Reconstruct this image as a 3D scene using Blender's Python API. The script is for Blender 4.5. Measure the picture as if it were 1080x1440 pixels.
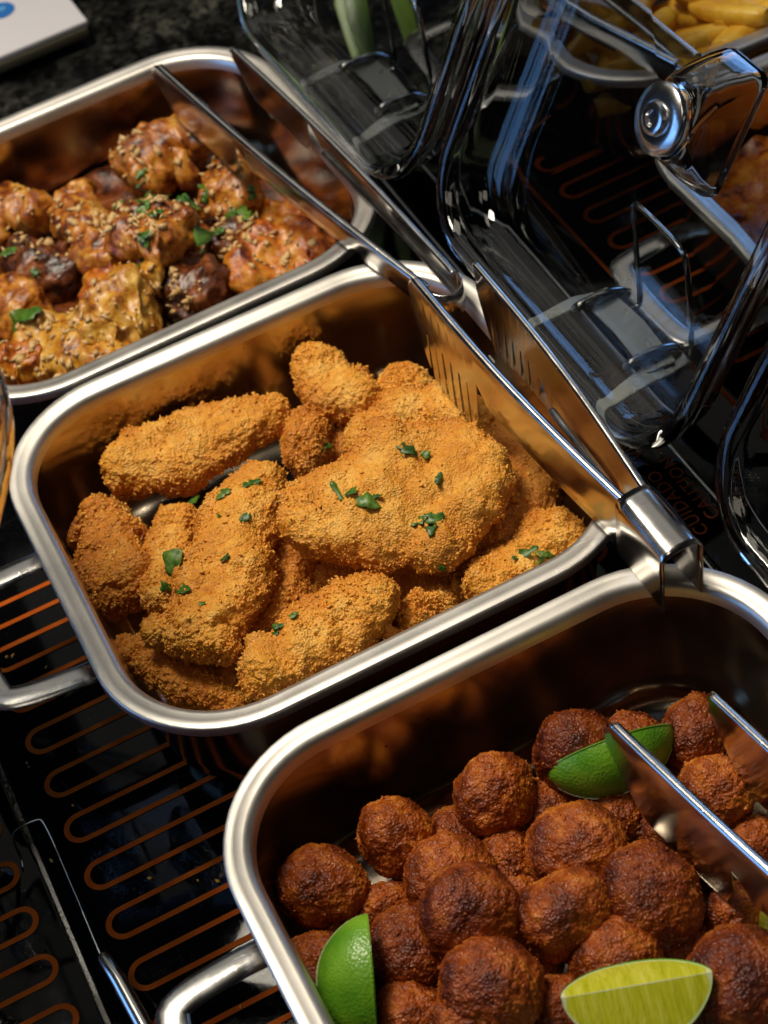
import bpy, bmesh, math, random
import numpy as np
from mathutils import Vector, Matrix, Euler
from mathutils.bvhtree import BVHTree

# ------------------------------------------------------------------ scene, camera, light
for o in list(bpy.data.objects): bpy.data.objects.remove(o)
S = bpy.context.scene
C = S.collection
RIM = 0.105                                   # height of the pan rims above the glass plates

cam = bpy.data.objects.new('camera', bpy.data.cameras.new('camera'))
C.objects.link(cam); S.camera = cam
R_ = Vector((0.88734627, -0.43767289, -0.1451173)); U_ = Vector((0.41825656, 0.63150641, 0.65288674)); F_ = Vector((0.19410832, 0.64003288, -0.74342442))
m = Matrix((R_, U_, -F_)).transposed().to_4x4(); m.translation = (-0.19717, -0.79766, 0.85692 + RIM)
cam.matrix_world = m
cam.data.sensor_fit = 'VERTICAL'; cam.data.sensor_height = 36; cam.data.sensor_width = 27
cam.data.lens = 36 * 2590.78 / 1440
cam.data.clip_start = 0.02; cam.data.clip_end = 60
cam.data.dof.use_dof = True; cam.data.dof.focus_distance = 1.10; cam.data.dof.aperture_fstop = 9.0

W = bpy.data.worlds.new('World'); S.world = W; W.use_nodes = True
bg = W.node_tree.nodes['Background']; bg.inputs[0].default_value = (0.5, 0.55, 0.65, 1); bg.inputs[1].default_value = 0.007

def lamp(name, loc, target, sx, sy, power, col):
    l = bpy.data.lights.new(name, 'AREA'); l.shape = 'RECTANGLE'; l.size = sx; l.size_y = sy
    l.energy = power; l.color = col
    o = bpy.data.objects.new(name, l); C.objects.link(o); o.location = loc
    o.rotation_euler = (Vector(target) - Vector(loc)).to_track_quat('-Z', 'Y').to_euler()
    return o
lamp('ceiling_light', (0.40, 1.55, 1.9), (0.05, 0.0, 0.1), 2.4, 1.3, 4.0, (1.0, 0.95, 0.86))
lamp('counter_lamp', (-0.30, 0.55, 1.75), (0.05, 0.0, 0.08), 0.5, 0.5, 36, (1.0, 0.90, 0.74))
lamp('front_fill', (-0.55, -0.55, 1.8), (0.0, 0.0, 0.1), 0.5, 0.5, 2.2, (1.0, 0.88, 0.72))  # weak unseen fill lamp, added to lift the camera-facing sides
lamp('window_light', (-2.6, 0.45, 0.65), (0.1, 0.0, 0.15), 1.7, 1.5, 24, (0.2, 0.46, 1.0))
lamp('blue_glint_lamp', (2.3, 1.9, 0.95), (0.2, 0.0, 0.2), 0.6, 1.1, 8, (0.2, 0.45, 1.0))  # unseen blue lamp, added for glints in the lids and steel edges
S.view_settings.view_transform = 'Standard'; S.view_settings.look = 'None'
S.view_settings.exposure = -0.12; S.view_settings.gamma = 1.0
S.render.engine = 'CYCLES'
S.cycles.max_bounces = 11; S.cycles.transmission_bounces = 10; S.cycles.transparent_max_bounces = 12
S.cycles.glossy_bounces = 6; S.cycles.caustics_refractive = False; S.cycles.caustics_reflective = True
S.cycles.sample_clamp_indirect = 4.0

# ------------------------------------------------------------------ helpers
def tag(o, label=None, cat=None, group=None, kind=None):
    if label: o['label'] = label
    if cat: o['category'] = cat
    if group: o['group'] = group
    if kind: o['kind'] = kind
    return o
def empty(name, loc=(0, 0, 0), rz=0.0):
    o = bpy.data.objects.new(name, None); C.objects.link(o); o.location = loc; o.rotation_euler = (0, 0, rz)
    o.empty_display_size = 0.02
    return o
def link(name, me, mat, parent=None):
    o = bpy.data.objects.new(name, me); C.objects.link(o)
    if mat and not me.materials: me.materials.append(mat)
    if parent: o.parent = parent
    return o
def mesh(name, verts, faces, smooth=True, ang=None):
    me = bpy.data.meshes.new(name)
    me.from_pydata([tuple(map(float, v)) for v in verts], [], faces); me.validate()
    if smooth: me.shade_smooth()
    if ang: me.set_sharp_from_angle(angle=math.radians(ang))
    return me
def fixn(me):
    bm = bmesh.new(); bm.from_mesh(me); bmesh.ops.recalc_face_normals(bm, faces=bm.faces); bm.to_mesh(me); bm.free(); return me
def rrect(L, Wd, r, n=14, ns=6):
    r = max(r, 0.0005); pts = []
    cs = [(L/2-r, Wd/2-r, 0), (-L/2+r, Wd/2-r, 90), (-L/2+r, -Wd/2+r, 180), (L/2-r, -Wd/2+r, 270)]
    for i, (cx, cy, a) in enumerate(cs):
        for k in range(n+1):
            t = math.radians(a + 90*k/n); pts.append((cx + r*math.cos(t), cy + r*math.sin(t)))
        nx = cs[(i+1) % 4]; t = math.radians(nx[2]); e = (nx[0]+r*math.cos(t), nx[1]+r*math.sin(t)); s = pts[-1]
        for k in range(1, ns): pts.append((s[0]+(e[0]-s[0])*k/ns, s[1]+(e[1]-s[1])*k/ns))
    return pts
def sweep_rrect(name, L, Wd, r, prof, cap_first=False, cap_last=True, ang=None, closed=False):
    """loops of a rounded rectangle, one for every (inset, height) of the profile"""
    V, Fc, n = [], [], None
    for ins, z in prof:
        p = rrect(L-2*ins, Wd-2*ins, r-ins); n = len(p); V += [(x, y, z) for x, y in p]
    for k in range(len(prof) - (0 if closed else 1)):
        a, b = k*n, ((k+1) % len(prof))*n
        for i in range(n): j = (i+1) % n; Fc.append((a+i, a+j, b+j, b+i))
    if cap_first: Fc.append(tuple(range(n-1, -1, -1)))
    if cap_last: Fc.append(tuple((len(prof)-1)*n + i for i in range(n)))
    return fixn(mesh(name, V, Fc, True, ang))
def tube(name, pts, rad, seg=10, closed=False, flat=None, caps=True):
    """round or flattened bar along a polyline; flat=(half width, half thickness)"""
    P = [Vector(p) for p in pts]; n = len(P); V, Fc = [], []
    up0 = Vector((0, 0, 1))
    for i, p in enumerate(P):
        a = P[(i-1) % n] if (closed or i > 0) else p; b = P[(i+1) % n] if (closed or i < n-1) else p
        T = (b-a).normalized(); u = up0 if abs(T.z) < 0.9 else Vector((1, 0, 0))
        s = T.cross(u).normalized(); u = s.cross(T).normalized()
        r = rad[i] if isinstance(rad, (list, tuple)) else rad
        for k in range(seg):
            t = 2*math.pi*k/seg
            w, h = (flat if flat else (r, r))
            if flat and isinstance(rad, (list, tuple)): w, h = w*r, h*r
            V.append(p + s*w*math.cos(t) + u*h*math.sin(t))
    for i in range(n if closed else n-1):
        a, b = i*seg, ((i+1) % n)*seg
        for k in range(seg): j = (k+1) % seg; Fc.append((a+k, a+j, b+j, b+k))
    if caps and not closed: Fc.append(tuple(range(seg-1, -1, -1))); Fc.append(tuple((n-1)*seg+k for k in range(seg)))
    return mesh(name, V, Fc, True, 60)
def smooth_path(pts, it=3, closed=False):
    P = [Vector(p) for p in pts]
    for _ in range(it):
        Q = [] if closed else [P[0]]
        for i in range(len(P) if closed else len(P)-1):
            a, b = P[i], P[(i+1) % len(P)]
            Q += [a*.75+b*.25, a*.25+b*.75]
        if not closed: Q.append(P[-1])
        P = Q
    return P
def box(name, sx, sy, sz, bev=0.001, seg=2):
    bm = bmesh.new(); bmesh.ops.create_cube(bm, size=1); bmesh.ops.scale(bm, vec=(sx, sy, sz), verts=bm.verts)
    if bev: bmesh.ops.bevel(bm, geom=bm.edges[:], offset=bev, segments=seg, affect='EDGES', profile=.5)
    me = bpy.data.meshes.new(name); bm.to_mesh(me); bm.free(); me.shade_smooth(); me.set_sharp_from_angle(angle=math.radians(40)); return me
# numpy lattice noise
def _hash(i, j, k, s):
    h = (i*374761393 + j*668265263 + k*2147483647 + s*1274126177) & 0xFFFFFFFF
    h = ((h ^ (h >> 13)) * 1274126177) & 0xFFFFFFFF
    h = ((h ^ (h >> 16)) * 2246822519) & 0xFFFFFFFF
    return ((h ^ (h >> 15)) & 0xFFFFFF) / float(0xFFFFFF)
def vnoise(P, f, s=0):
    Q = P*f + 1000.0; I = np.floor(Q).astype(np.int64); T = Q-I; T = T*T*(3-2*T); out = 0
    for dx in (0, 1):
        for dy in (0, 1):
            for dz in (0, 1):
                w = (T[:, 0] if dx else 1-T[:, 0])*(T[:, 1] if dy else 1-T[:, 1])*(T[:, 2] if dz else 1-T[:, 2])
                out = out + w*_hash(I[:, 0]+dx, I[:, 1]+dy, I[:, 2]+dz, s)
    return out*2-1
def worley(P, f, s=0):
    Q = P*f + 1000.0; I = np.floor(Q).astype(np.int64); best = np.full(len(P), 9.0)
    for dx in (-1, 0, 1):
        for dy in (-1, 0, 1):
            for dz in (-1, 0, 1):
                A, B_, D = I[:, 0]+dx, I[:, 1]+dy, I[:, 2]+dz
                d = (A+_hash(A, B_, D, s)-Q[:, 0])**2 + (B_+_hash(A, B_, D, s+11)-Q[:, 1])**2 + (D+_hash(A, B_, D, s+23)-Q[:, 2])**2
                best = np.minimum(best, d)
    return np.sqrt(best)
def np_mesh(name, V, Fc, smooth=True):
    me = bpy.data.meshes.new(name)
    Fc = np.asarray(Fc, dtype=np.int32); k = Fc.shape[1]
    me.vertices.add(len(V)); me.vertices.foreach_set('co', np.asarray(V, dtype=np.float32).ravel())
    me.loops.add(Fc.size); me.loops.foreach_set('vertex_index', Fc.ravel())
    me.polygons.add(len(Fc)); me.polygons.foreach_set('loop_start', np.arange(0, Fc.size, k, dtype=np.int32))
    me.update(calc_edges=True); me.validate()
    if smooth: me.shade_smooth()
    return me
def vnormals(V, Fc):
    a, b, c, d = V[Fc[:, 0]], V[Fc[:, 1]], V[Fc[:, 2]], V[Fc[:, -1]]
    fn = np.cross(c-a, d-b); N = np.zeros_like(V)
    for k in range(Fc.shape[1]): np.add.at(N, Fc[:, k], fn)
    return N/np.maximum(np.linalg.norm(N, axis=1, keepdims=True), 1e-12)

# ------------------------------------------------------------------ materials
def mat(name, base=(.5, .5, .5), rough=.5, metal=0.0, **kw):
    m = bpy.data.materials.new(name); m.use_nodes = True; nt = m.node_tree; b = nt.nodes['Principled BSDF']
    b.inputs['Base Color'].default_value = (*base, 1); b.inputs['Roughness'].default_value = rough; b.inputs['Metallic'].default_value = metal
    for k, v in kw.items(): b.inputs[k.replace('_', ' ')].default_value = v
    return m, nt, b
def N(nt, t, **kw):
    n = nt.nodes.new(t)
    for k, v in kw.items():
        if k.startswith('i_'): n.inputs[k[2:].replace('_', ' ')].default_value = v
        else: setattr(n, k, v)
    return n
def noise(nt, scale, detail=4, rough=.55, co=None):
    n = N(nt, 'ShaderNodeTexNoise'); n.inputs['Scale'].default_value = scale; n.inputs['Detail'].default_value = detail; n.inputs['Roughness'].default_value = rough
    if co is not None: nt.links.new(co, n.inputs['Vector'])
    return n
def coords(nt, kind='Object', scale=None):
    t = nt.nodes.new('ShaderNodeTexCoord'); o = t.outputs[kind]
    if scale:
        mp = nt.nodes.new('ShaderNodeMapping'); mp.inputs['Scale'].default_value = scale; nt.links.new(o, mp.inputs['Vector']); o = mp.outputs[0]
    return o
def ramp(nt, src, stops):
    r = nt.nodes.new('ShaderNodeValToRGB'); e = r.color_ramp.elements
    while len(e) < len(stops): e.new(.5)
    for k, (p, c) in enumerate(stops): e[k].position = p; e[k].color = (*c, 1) if len(c) == 3 else c
    nt.links.new(src, r.inputs[0]); return r
def bump(nt, b, src, strength, dist, prev=None):
    n = nt.nodes.new('ShaderNodeBump'); n.inputs['Strength'].default_value = strength; n.inputs['Distance'].default_value = dist
    nt.links.new(src, n.inputs['Height'])
    if prev: nt.links.new(prev.outputs[0], n.inputs['Normal'])
    nt.links.new(n.outputs[0], b.inputs['Normal']); return n
def mixc(nt, f, a, b, mode='MIX'):
    n = nt.nodes.new('ShaderNodeMix'); n.data_type = 'RGBA'; n.blend_type = mode
    for s, i in ((f, 0), (a, 6), (b, 7)):
        if hasattr(s, 'links'): nt.links.new(s, n.inputs[i])
        elif i == 0: n.inputs[0].default_value = s
        else: n.inputs[i].default_value = (*s, 1)
    return n.outputs[2]

def steel(name, base, r0, r1, grain=(900, 30, 30), bs=.06, co='Object'):
    m, nt, b = mat(name, base, r0, 1.0)
    g = noise(nt, 1.0, 3, .6, coords(nt, co, grain)); s = noise(nt, 30, 5, .6, coords(nt, co))
    r = N(nt, 'ShaderNodeMapRange'); r.inputs['From Min'].default_value = .3; r.inputs['From Max'].default_value = .7; r.inputs['To Min'].default_value = r0; r.inputs['To Max'].default_value = r1
    nt.links.new(s.outputs[0], r.inputs[0]); nt.links.new(r.outputs[0], b.inputs['Roughness'])
    pv = bump(nt, b, g.outputs[0], bs, .0006)
    for sc_ in ((14, 420, 420), (420, 18, 420)):
        st_ = noise(nt, 1.0, 2, .5, coords(nt, co, sc_)); sr_ = ramp(nt, st_.outputs[0], [(.70, (0, 0, 0)), (.73, (1, 1, 1))])
        pv = bump(nt, b, sr_.outputs[0], min(.25, bs*2+.03), .0003, pv)
    sm = ramp(nt, noise(nt, 14, 6, .65, coords(nt, co)).outputs[0], [(.35, tuple(x*.86 for x in base)), (.6, base)])
    nt.links.new(sm.outputs[0], b.inputs['Base Color'])
    return m
M = {}
M['pan'] = steel('brushed_pan_steel', (.46, .38, .29), .13, .21, (60, 60, 700), .012)
nt = M['pan'].node_tree; b = nt.nodes['Principled BSDF']; src = b.inputs['Base Color'].links[0].from_socket
fk = ramp(nt, noise(nt, 150, 3, .5, coords(nt)).outputs[0], [(.72, (1, 1, 1)), (.76, (.10, .04, .015))])
nt.links.new(mixc(nt, 1.0, src, fk.outputs[0], 'MULTIPLY'), b.inputs['Base Color'])
M['rim'] = steel('satin_rim_steel', (.70, .67, .62), .40, .50, (160, 160, 160), .05)
M['rod'] = steel('handle_steel', (.55, .54, .52), .16, .3, (200, 60, 60), .05)
M['tong'] = steel('tong_steel', (.60, .585, .56), .12, .26, (40, 500, 40), .05)
M['hinge'] = steel('hinge_steel', (.36, .38, .36), .22, .40, (300, 300, 300), .2)
M['wire'] = steel('wire_chrome', (.55, .58, .58), .06, .14, (100, 100, 100), .02)
M['screw'] = steel('screw_chrome', (.72, .72, .72), .16, .24, (20, 20, 20), .0)
# clear plastic of the lids: real refracting shell with faint haze
m, nt, b = mat('clear_plastic', (.95, .96, .95), .0, 0.0, IOR=1.49, Transmission_Weight=1.0)
M['clear'] = m
# black glass with wiped grease and fine scratches
m, nt, b = mat('black_glass', (.002, .002, .0025), .06, 0.0, IOR=1.5, Specular_IOR_Level=.16)
s = noise(nt, 9, 6, .7, coords(nt)); r = ramp(nt, s.outputs[0], [(.4, (.03,)*3), (.75, (.10,)*3)]); nt.links.new(r.outputs[0], b.inputs['Roughness'])
sc = N(nt, 'ShaderNodeTexWave', wave_type='BANDS', i_Scale=22.0, i_Distortion=14.0, i_Detail=5.0, i_Detail_Scale=3.0)
nt.links.new(coords(nt, 'Object', (3, 9, 1)), sc.inputs['Vector'])
sr = ramp(nt, sc.outputs['Fac'], [(.99, (.002, .002, .0025)), (1.0, (.02, .02, .018))])
sp = noise(nt, 420, 2, .5, coords(nt)); spr = ramp(nt, sp.outputs[0], [(.74, (0, 0, 0)), (.8, (.09, .085, .075))])
nt.links.new(mixc(nt, 1.0, sr.outputs[0], spr.outputs[0], 'ADD'), b.inputs['Base Color']); M['glass'] = m
m, nt, b = mat('coil_print', (.30, .055, .008), .5, 0.0, Specular_IOR_Level=.02)
r = ramp(nt, noise(nt, 60, 4, .6, coords(nt)).outputs[0], [(.3, (.46, .075, .006)), (.7, (.60, .13, .015))]); nt.links.new(r.outputs[0], b.inputs['Base Color']); M['coil'] = m
m, nt, b = mat('text_print', (.62, .16, .05), .5, 0.0, Specular_IOR_Level=.02); M['text'] = m
m, nt, b = mat('seam_steel', (.5, .5, .48), .3, 1.0); M['seam'] = m
# dark speckled granite
m, nt, b = mat('granite', (.02, .02, .02), .25)
v = N(nt, 'ShaderNodeTexVoronoi', i_Scale=150.0); nt.links.new(coords(nt), v.inputs['Vector'])
n1 = noise(nt, 24, 6, .7, coords(nt)); r1 = ramp(nt, n1.outputs[0], [(.42, (.006, .006, .006)), (.55, (.03, .03, .024)), (.72, (.11, .105, .08))])
r2 = ramp(nt, v.outputs['Color'], [(.3, (.15, .15, .15)), (.8, (1, 1, 1))])
nt.links.new(mixc(nt, 1.0, r1.outputs[0], r2.outputs[0], 'MULTIPLY'), b.inputs['Base Color']); M['granite'] = m
m, nt, b = mat('white_card', (.62, .6, .62), .45); M['card'] = m
m, nt, b = mat('card_edge', (.09, .08, .05), .5); M['cardedge'] = m
m, nt, b = mat('blue_print', (.02, .14, .42), .4); M['blue'] = m
m, nt, b = mat('blue_print_light', (.10, .30, .60), .4); M['bluelight'] = m
m, nt, b = mat('white_plastic', (.75, .76, .70), .35); M['white'] = m
# fried crumb
def crumb(name, lo, mid, hi, bs=.5, sc=1.0, edge=None, tint=False, rlo=.34, rhi=.68, fine=420):
    m, nt, b = mat(name, mid, .52, 0.0, Specular_IOR_Level=.42)
    co = coords(nt, 'Object'); a = noise(nt, 46*sc, 6, .66, co); f = noise(nt, fine*sc, 4, .7, co)
    c1 = ramp(nt, a.outputs[0], [(.3, lo), (.5, mid), (.72, hi)])
    c2 = ramp(nt, f.outputs[0], [(.22, (.6, .5, .4)), (.42, (1, 1, 1)), (.8, (1.2, 1.18, 1.1))])
    col = mixc(nt, 1.0, c1.outputs[0], c2.outputs[0], 'MULTIPLY')
    if tint:
        oi = N(nt, 'ShaderNodeObjectInfo'); tr = ramp(nt, oi.outputs['Random'], [(.0, (.62, .52, .5)), (.5, (1, 1, 1)), (1.0, (1.3, 1.45, 1.5))])
        col = mixc(nt, 1.0, col, tr.outputs[0], 'MULTIPLY')
        ch = ramp(nt, noise(nt, 24, 3, .5, co).outputs[0], [(.36, (.45, .35, .3)), (.5, (1, 1, 1))]); col = mixc(nt, 1.0, col, ch.outputs[0], 'MULTIPLY')
    if edge:
        ea = N(nt, 'ShaderNodeAttribute', attribute_name='edge'); ma = N(nt, 'ShaderNodeMath', operation='MULTIPLY'); nt.links.new(ea.outputs['Fac'], ma.inputs[0])
        er = ramp(nt, noise(nt, 90, 4, .6, co).outputs[0], [(.3, (.25,)*3), (.65, (1,)*3)]); nt.links.new(er.outputs[0], ma.inputs[1])
        col = mixc(nt, ma.outputs[0], col, edge)
    nt.links.new(col, b.inputs['Base Color'])
    v = N(nt, 'ShaderNodeTexVoronoi', i_Scale=620.0*sc); nt.links.new(co, v.inputs['Vector'])
    p = bump(nt, b, v.outputs['Distance'], bs, .0012); bump(nt, b, f.outputs[0], bs, .001, p)
    rr = ramp(nt, noise(nt, 160*sc, 3, .6, co).outputs[0], [(.35, (rlo,)*3), (.7, (rhi,)*3)]); nt.links.new(rr.outputs[0], b.inputs['Roughness'])
    b.inputs['Subsurface Weight'].default_value = .12; b.inputs['Subsurface Radius'].default_value = (.004, .0016, .0006)
    return m
M['bread'] = crumb('golden_breadcrumb', (.62, .215, .016), (.80, .36, .040), (.93, .55, .125), .8, edge=(.54, .15, .009), rlo=.28, rhi=.55, fine=330)
M['bread_dark'] = crumb('low_piece_breadcrumb', (.44, .12, .008), (.62, .215, .018), (.74, .32, .04), .8, edge=(.36, .08, .005), rlo=.28, rhi=.55, fine=330)  # darker breadcrumb tone, given to the low-lying pieces
M['flake'] = crumb('breadcrumb_flake', (.64, .225, .02), (.86, .40, .052), (.94, .58, .14), .2)
M['ball'] = crumb('fried_meatball_crust', (.10, .013, .0015), (.30, .058, .0045), (.58, .19, .018), .7, tint=True, rlo=.24, rhi=.5, fine=300)
M['ball_fleck'] = crumb('meatball_crumb', (.20, .035, .004), (.36, .09, .01), (.56, .20, .04), .2)
def braise(name, a, b_, c, d, rough=.3):
    m, nt, b = mat(name, b_, rough, 0.0, Specular_IOR_Level=.5, Coat_Weight=.12, Coat_Roughness=.2)
    co = coords(nt, 'Object'); n1 = noise(nt, 58, 7, .70, co); n2 = noise(nt, 210, 5, .7, co)
    c1 = ramp(nt, n1.outputs[0], [(.37, a), (.45, b_), (.55, c), (.67, d)])
    c2 = ramp(nt, n2.outputs[0], [(.3, (.35, .22, .14)), (.48, (1, 1, 1)), (.8, (1.15, 1.12, 1.05))])
    nt.links.new(mixc(nt, .85, c1.outputs[0], c2.outputs[0], 'MULTIPLY'), b.inputs['Base Color'])
    bump(nt, b, n2.outputs[0], .5, .0016)
    b.inputs['Subsurface Weight'].default_value = .05; b.inputs['Subsurface Radius'].default_value = (.004, .0014, .0006)
    return m
M['br0'] = braise('glazed_chicken_skin', (.028, .005, .002), (.26, .058, .004), (.52, .19, .016), (.72, .42, .09))
M['br1'] = braise('pale_roast_chicken', (.14, .03, .004), (.48, .18, .014), (.64, .34, .04), (.74, .50, .15))
M['br2'] = braise('orange_saucy_chicken', (.09, .012, .002), (.38, .08, .004), (.56, .18, .010), (.66, .32, .04))
M['br3'] = braise('dark_charred_chicken', (.012, .006, .004), (.05, .014, .006), (.16, .04, .01), (.34, .12, .03), .25)
M['sauce'] = braise('brown_pan_sauce', (.03, .008, .003), (.10, .022, .005), (.2, .05, .01), (.3, .1, .02), .2)
m, nt, b = mat('peanut', (.66, .42, .17), .5); r = ramp(nt, noise(nt, 300, 3, .6, coords(nt)).outputs[0], [(.3, (.45, .23, .06)), (.6, (.72, .50, .22))]); nt.links.new(r.outputs[0], b.inputs['Base Color']); M['peanut'] = m
m, nt, b = mat('parsley', (.05, .17, .015), .42, 0.0, Transmission_Weight=.0)
oi = N(nt, 'ShaderNodeObjectInfo'); r0 = ramp(nt, oi.outputs['Random'], [(.0, (.35, .5, .4)), (.5, (1, 1, 1)), (1.0, (1.7, 1.25, 1.2))])
r = ramp(nt, noise(nt, 260, 4, .6, coords(nt)).outputs[0], [(.3, (.018, .065, .006)), (.7, (.085, .21, .018))]); nt.links.new(mixc(nt, 1.0, r.outputs[0], r0.outputs[0], 'MULTIPLY'), b.inputs['Base Color']); M['herb'] = m
m, nt, b = mat('potato_fry', (.72, .44, .07), .4, 0.0)
r = ramp(nt, noise(nt, 60, 5, .6, coords(nt)).outputs[0], [(.3, (.66, .30, .018)), (.55, (.82, .48, .04)), (.75, (.88, .60, .10))]); nt.links.new(r.outputs[0], b.inputs['Base Color'])
bump(nt, b, noise(nt, 260, 4, .6, coords(nt)).outputs[0], .3, .001); b.inputs['Subsurface Weight'].default_value = .15; b.inputs['Subsurface Radius'].default_value = (.006, .004, .001); M['fry'] = m
# lime: dimpled skin, flesh colour carried by the mesh's own "rad" attribute (pith at the border)
m, nt, b = mat('lime_skin', (.16, .36, .02), .32, 0.0, Specular_IOR_Level=.5)
co = coords(nt); r = ramp(nt, noise(nt, 45, 3, .5, co).outputs[0], [(.3, (.085, .26, .012)), (.7, (.20, .42, .022))]); nt.links.new(r.outputs[0], b.inputs['Base Color'])
v = N(nt, 'ShaderNodeTexVoronoi', i_Scale=560.0); nt.links.new(co, v.inputs['Vector']); bump(nt, b, v.outputs['Distance'], .35, .0009); M['limeskin'] = m
m, nt, b = mat('lime_flesh', (.55, .62, .06), .18, 0.0, Specular_IOR_Level=.6, Coat_Weight=.3)
at = N(nt, 'ShaderNodeAttribute', attribute_name='rad'); co = coords(nt)
fl = ramp(nt, noise(nt, 1.0, 5, .65, coords(nt, 'Object', (330, 45, 45))).outputs[0], [(.3, (.42, .46, .012)), (.5, (.60, .61, .03)), (.72, (.74, .74, .12))])
pr = ramp(nt, at.outputs['Fac'], [(.0, (0, 0, 0)), (.86, (0, 0, 0)), (.90, (1, 1, 1))])
nt.links.new(mixc(nt, pr.outputs[0], fl.outputs[0], (.72, .76, .46)), b.inputs['Base Color'])
bump(nt, b, noise(nt, 1.0, 3, .6, coords(nt, 'Object', (330, 70, 70))).outputs[0], .5, .0016)
b.inputs['Subsurface Weight'].default_value = .12; b.inputs['Subsurface Radius'].default_value = (.006, .006, .001); M['limeflesh'] = m
m, nt, b = mat('leaf_green', (.05, .12, .015), .4)
r = ramp(nt, noise(nt, 1.0, 3, .6, coords(nt, 'Object', (90, 8, 8))).outputs[0], [(.3, (.03, .08, .012)), (.7, (.12, .2, .03))]); nt.links.new(r.outputs[0], b.inputs['Base Color']); M['leaf'] = m

# ------------------------------------------------------------------ setting: counter, glass plates
o = link('counter', box('counter', 3.2, 3.4, .03, .003), M['granite']); o.location = (.2, .3, -.0215); tag(o, kind='structure')
def serpentine(x_turn, y0, n, pitch, length, sign, gap=None):
    """one continuous printed heating line: turns at x_turn, runs of the given length"""
    pts = []; r = pitch/4
    for k in range(n):
        y = y0 - k*pitch; xs = x_turn + sign*r
        far = x_turn + sign*length
        arc = [(xs - sign*r*math.cos(t), y + r*math.sin(t)) for t in [math.pi/2*(1-j/6) for j in range(13)]]
        arc2 = [(far - sign*r + sign*r*math.cos(t), y - 2*r - r*math.sin(t)*-1 - 0*r) for t in [math.pi/2*(1-j/6) for j in range(13)]]
        pts += arc
        if k < n-1: pts += [(far - sign*r + sign*r*math.sin(math.pi*j/12), y - r - r + r*math.cos(math.pi*j/12)) for j in range(13)]
        else: pts += [(far, y - r)]
    return pts
def ribbon(name, pts, w, z):
    V, Fc = [], []; n = len(pts)
    for i, p in enumerate(pts):
        a = Vector(pts[max(i-1, 0)]); b = Vector(pts[min(i+1, n-1)]); t = (b-a).normalized(); s = Vector((-t.y, t.x))*w/2
        V += [(p[0]+s.x, p[1]+s.y, z), (p[0]-s.x, p[1]-s.y, z)]
    for i in range(n-1): Fc.append((2*i, 2*i+1, 2*i+3, 2*i+2))
    return fixn(mesh(name, V, Fc, False))
def glass_plate(x0, x1, y0, y1, label):
    root = empty('warming_plate', ((x0+x1)/2, (y0+y1)/2, -.0065)); tag(root, label, 'warming plate', 'black glass warming plates')
    g = link('glass_top', box('glass_top', x1-x0, y1-y0, .006, .0015), M['glass'], root); g.location = (0, 0, .0035)
    return root
def on_plate(root, name, me, mt):
    o = link(name, me, mt, root); o.matrix_parent_inverse = Matrix.Translation(-Vector(root.location)); return o
pm = glass_plate(-.2545, .2185, -.76, .46, 'black glass warming plate with orange coil print under the three pans')
pl = glass_plate(-.80, -.2575, -.76, .46, 'black glass warming plate cut off at the lower left, showing coil ends')
pr_ = glass_plate(.2205, .80, -.76, .46, 'black glass warming plate with warning text beyond the lids')
on_plate(pm, 'printed_coil', ribbon('printed_coil', serpentine(-.2335, .1325, 16, .0386, .40, 1), .0037, .0005), M['coil'])
on_plate(pl, 'printed_coil', ribbon('printed_coil', serpentine(-.2705, .0405, 14, .0368, .44, -1), .0037, .0005), M['coil'])
on_plate(pr_, 'printed_coil', ribbon('printed_coil', serpentine(.330, .296, 16, .0386, .42, 1), .0036, .0005), M['coil'])
on_plate(pr_, 'printed_coil', ribbon('printed_border', [(.372, .352), (.335, .352), (.325, .349), (.316, .342), (.3125, .33), (.3105, -.3)], .0036, .0006), M['coil'])
on_plate(pr_, 'edge_trim', (lambda me: me)(tube('edge_trim', [(.2515, .44, .0012), (.2515, -.74, .0012)], .0011, 6)), M['seam'])
on_plate(pm, 'edge_trim', tube('edge_trim', [(.2155, .44, .0012), (.2155, -.74, .0012)], .0011, 6), M['seam'])
def text(body, x, y, size, root, rz=math.pi/2):
    cu = bpy.data.curves.new('printed_text', 'FONT'); cu.body = body; cu.size = size; cu.space_character = 1.12
    t = bpy.data.objects.new('tmp', cu); C.objects.link(t); bpy.context.view_layer.update()
    me = bpy.data.meshes.new_from_object(t.evaluated_get(bpy.context.evaluated_depsgraph_get())); bpy.data.objects.remove(t)
    me.transform(Matrix.Translation((x, y, .0007)) @ Matrix.Rotation(rz, 4, 'Z')); me.materials.clear()
    o = on_plate(root, 'printed_text', me, M['text']); tag(o, 'orange printed warning line on the black glass'); return o
text('CUIDADO - VIDRO QUENTE', .2325, -.109, .0135, pr_); text('CAUTION - HOT GLASS', .2465, -.101, .0135, pr_)
text('CUIDADO - VIDRO QUENTE', .2325, -.409, .0135, pr_); text('CAUTION - HOT GLASS', .2465, -.401, .0135, pr_)

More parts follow.
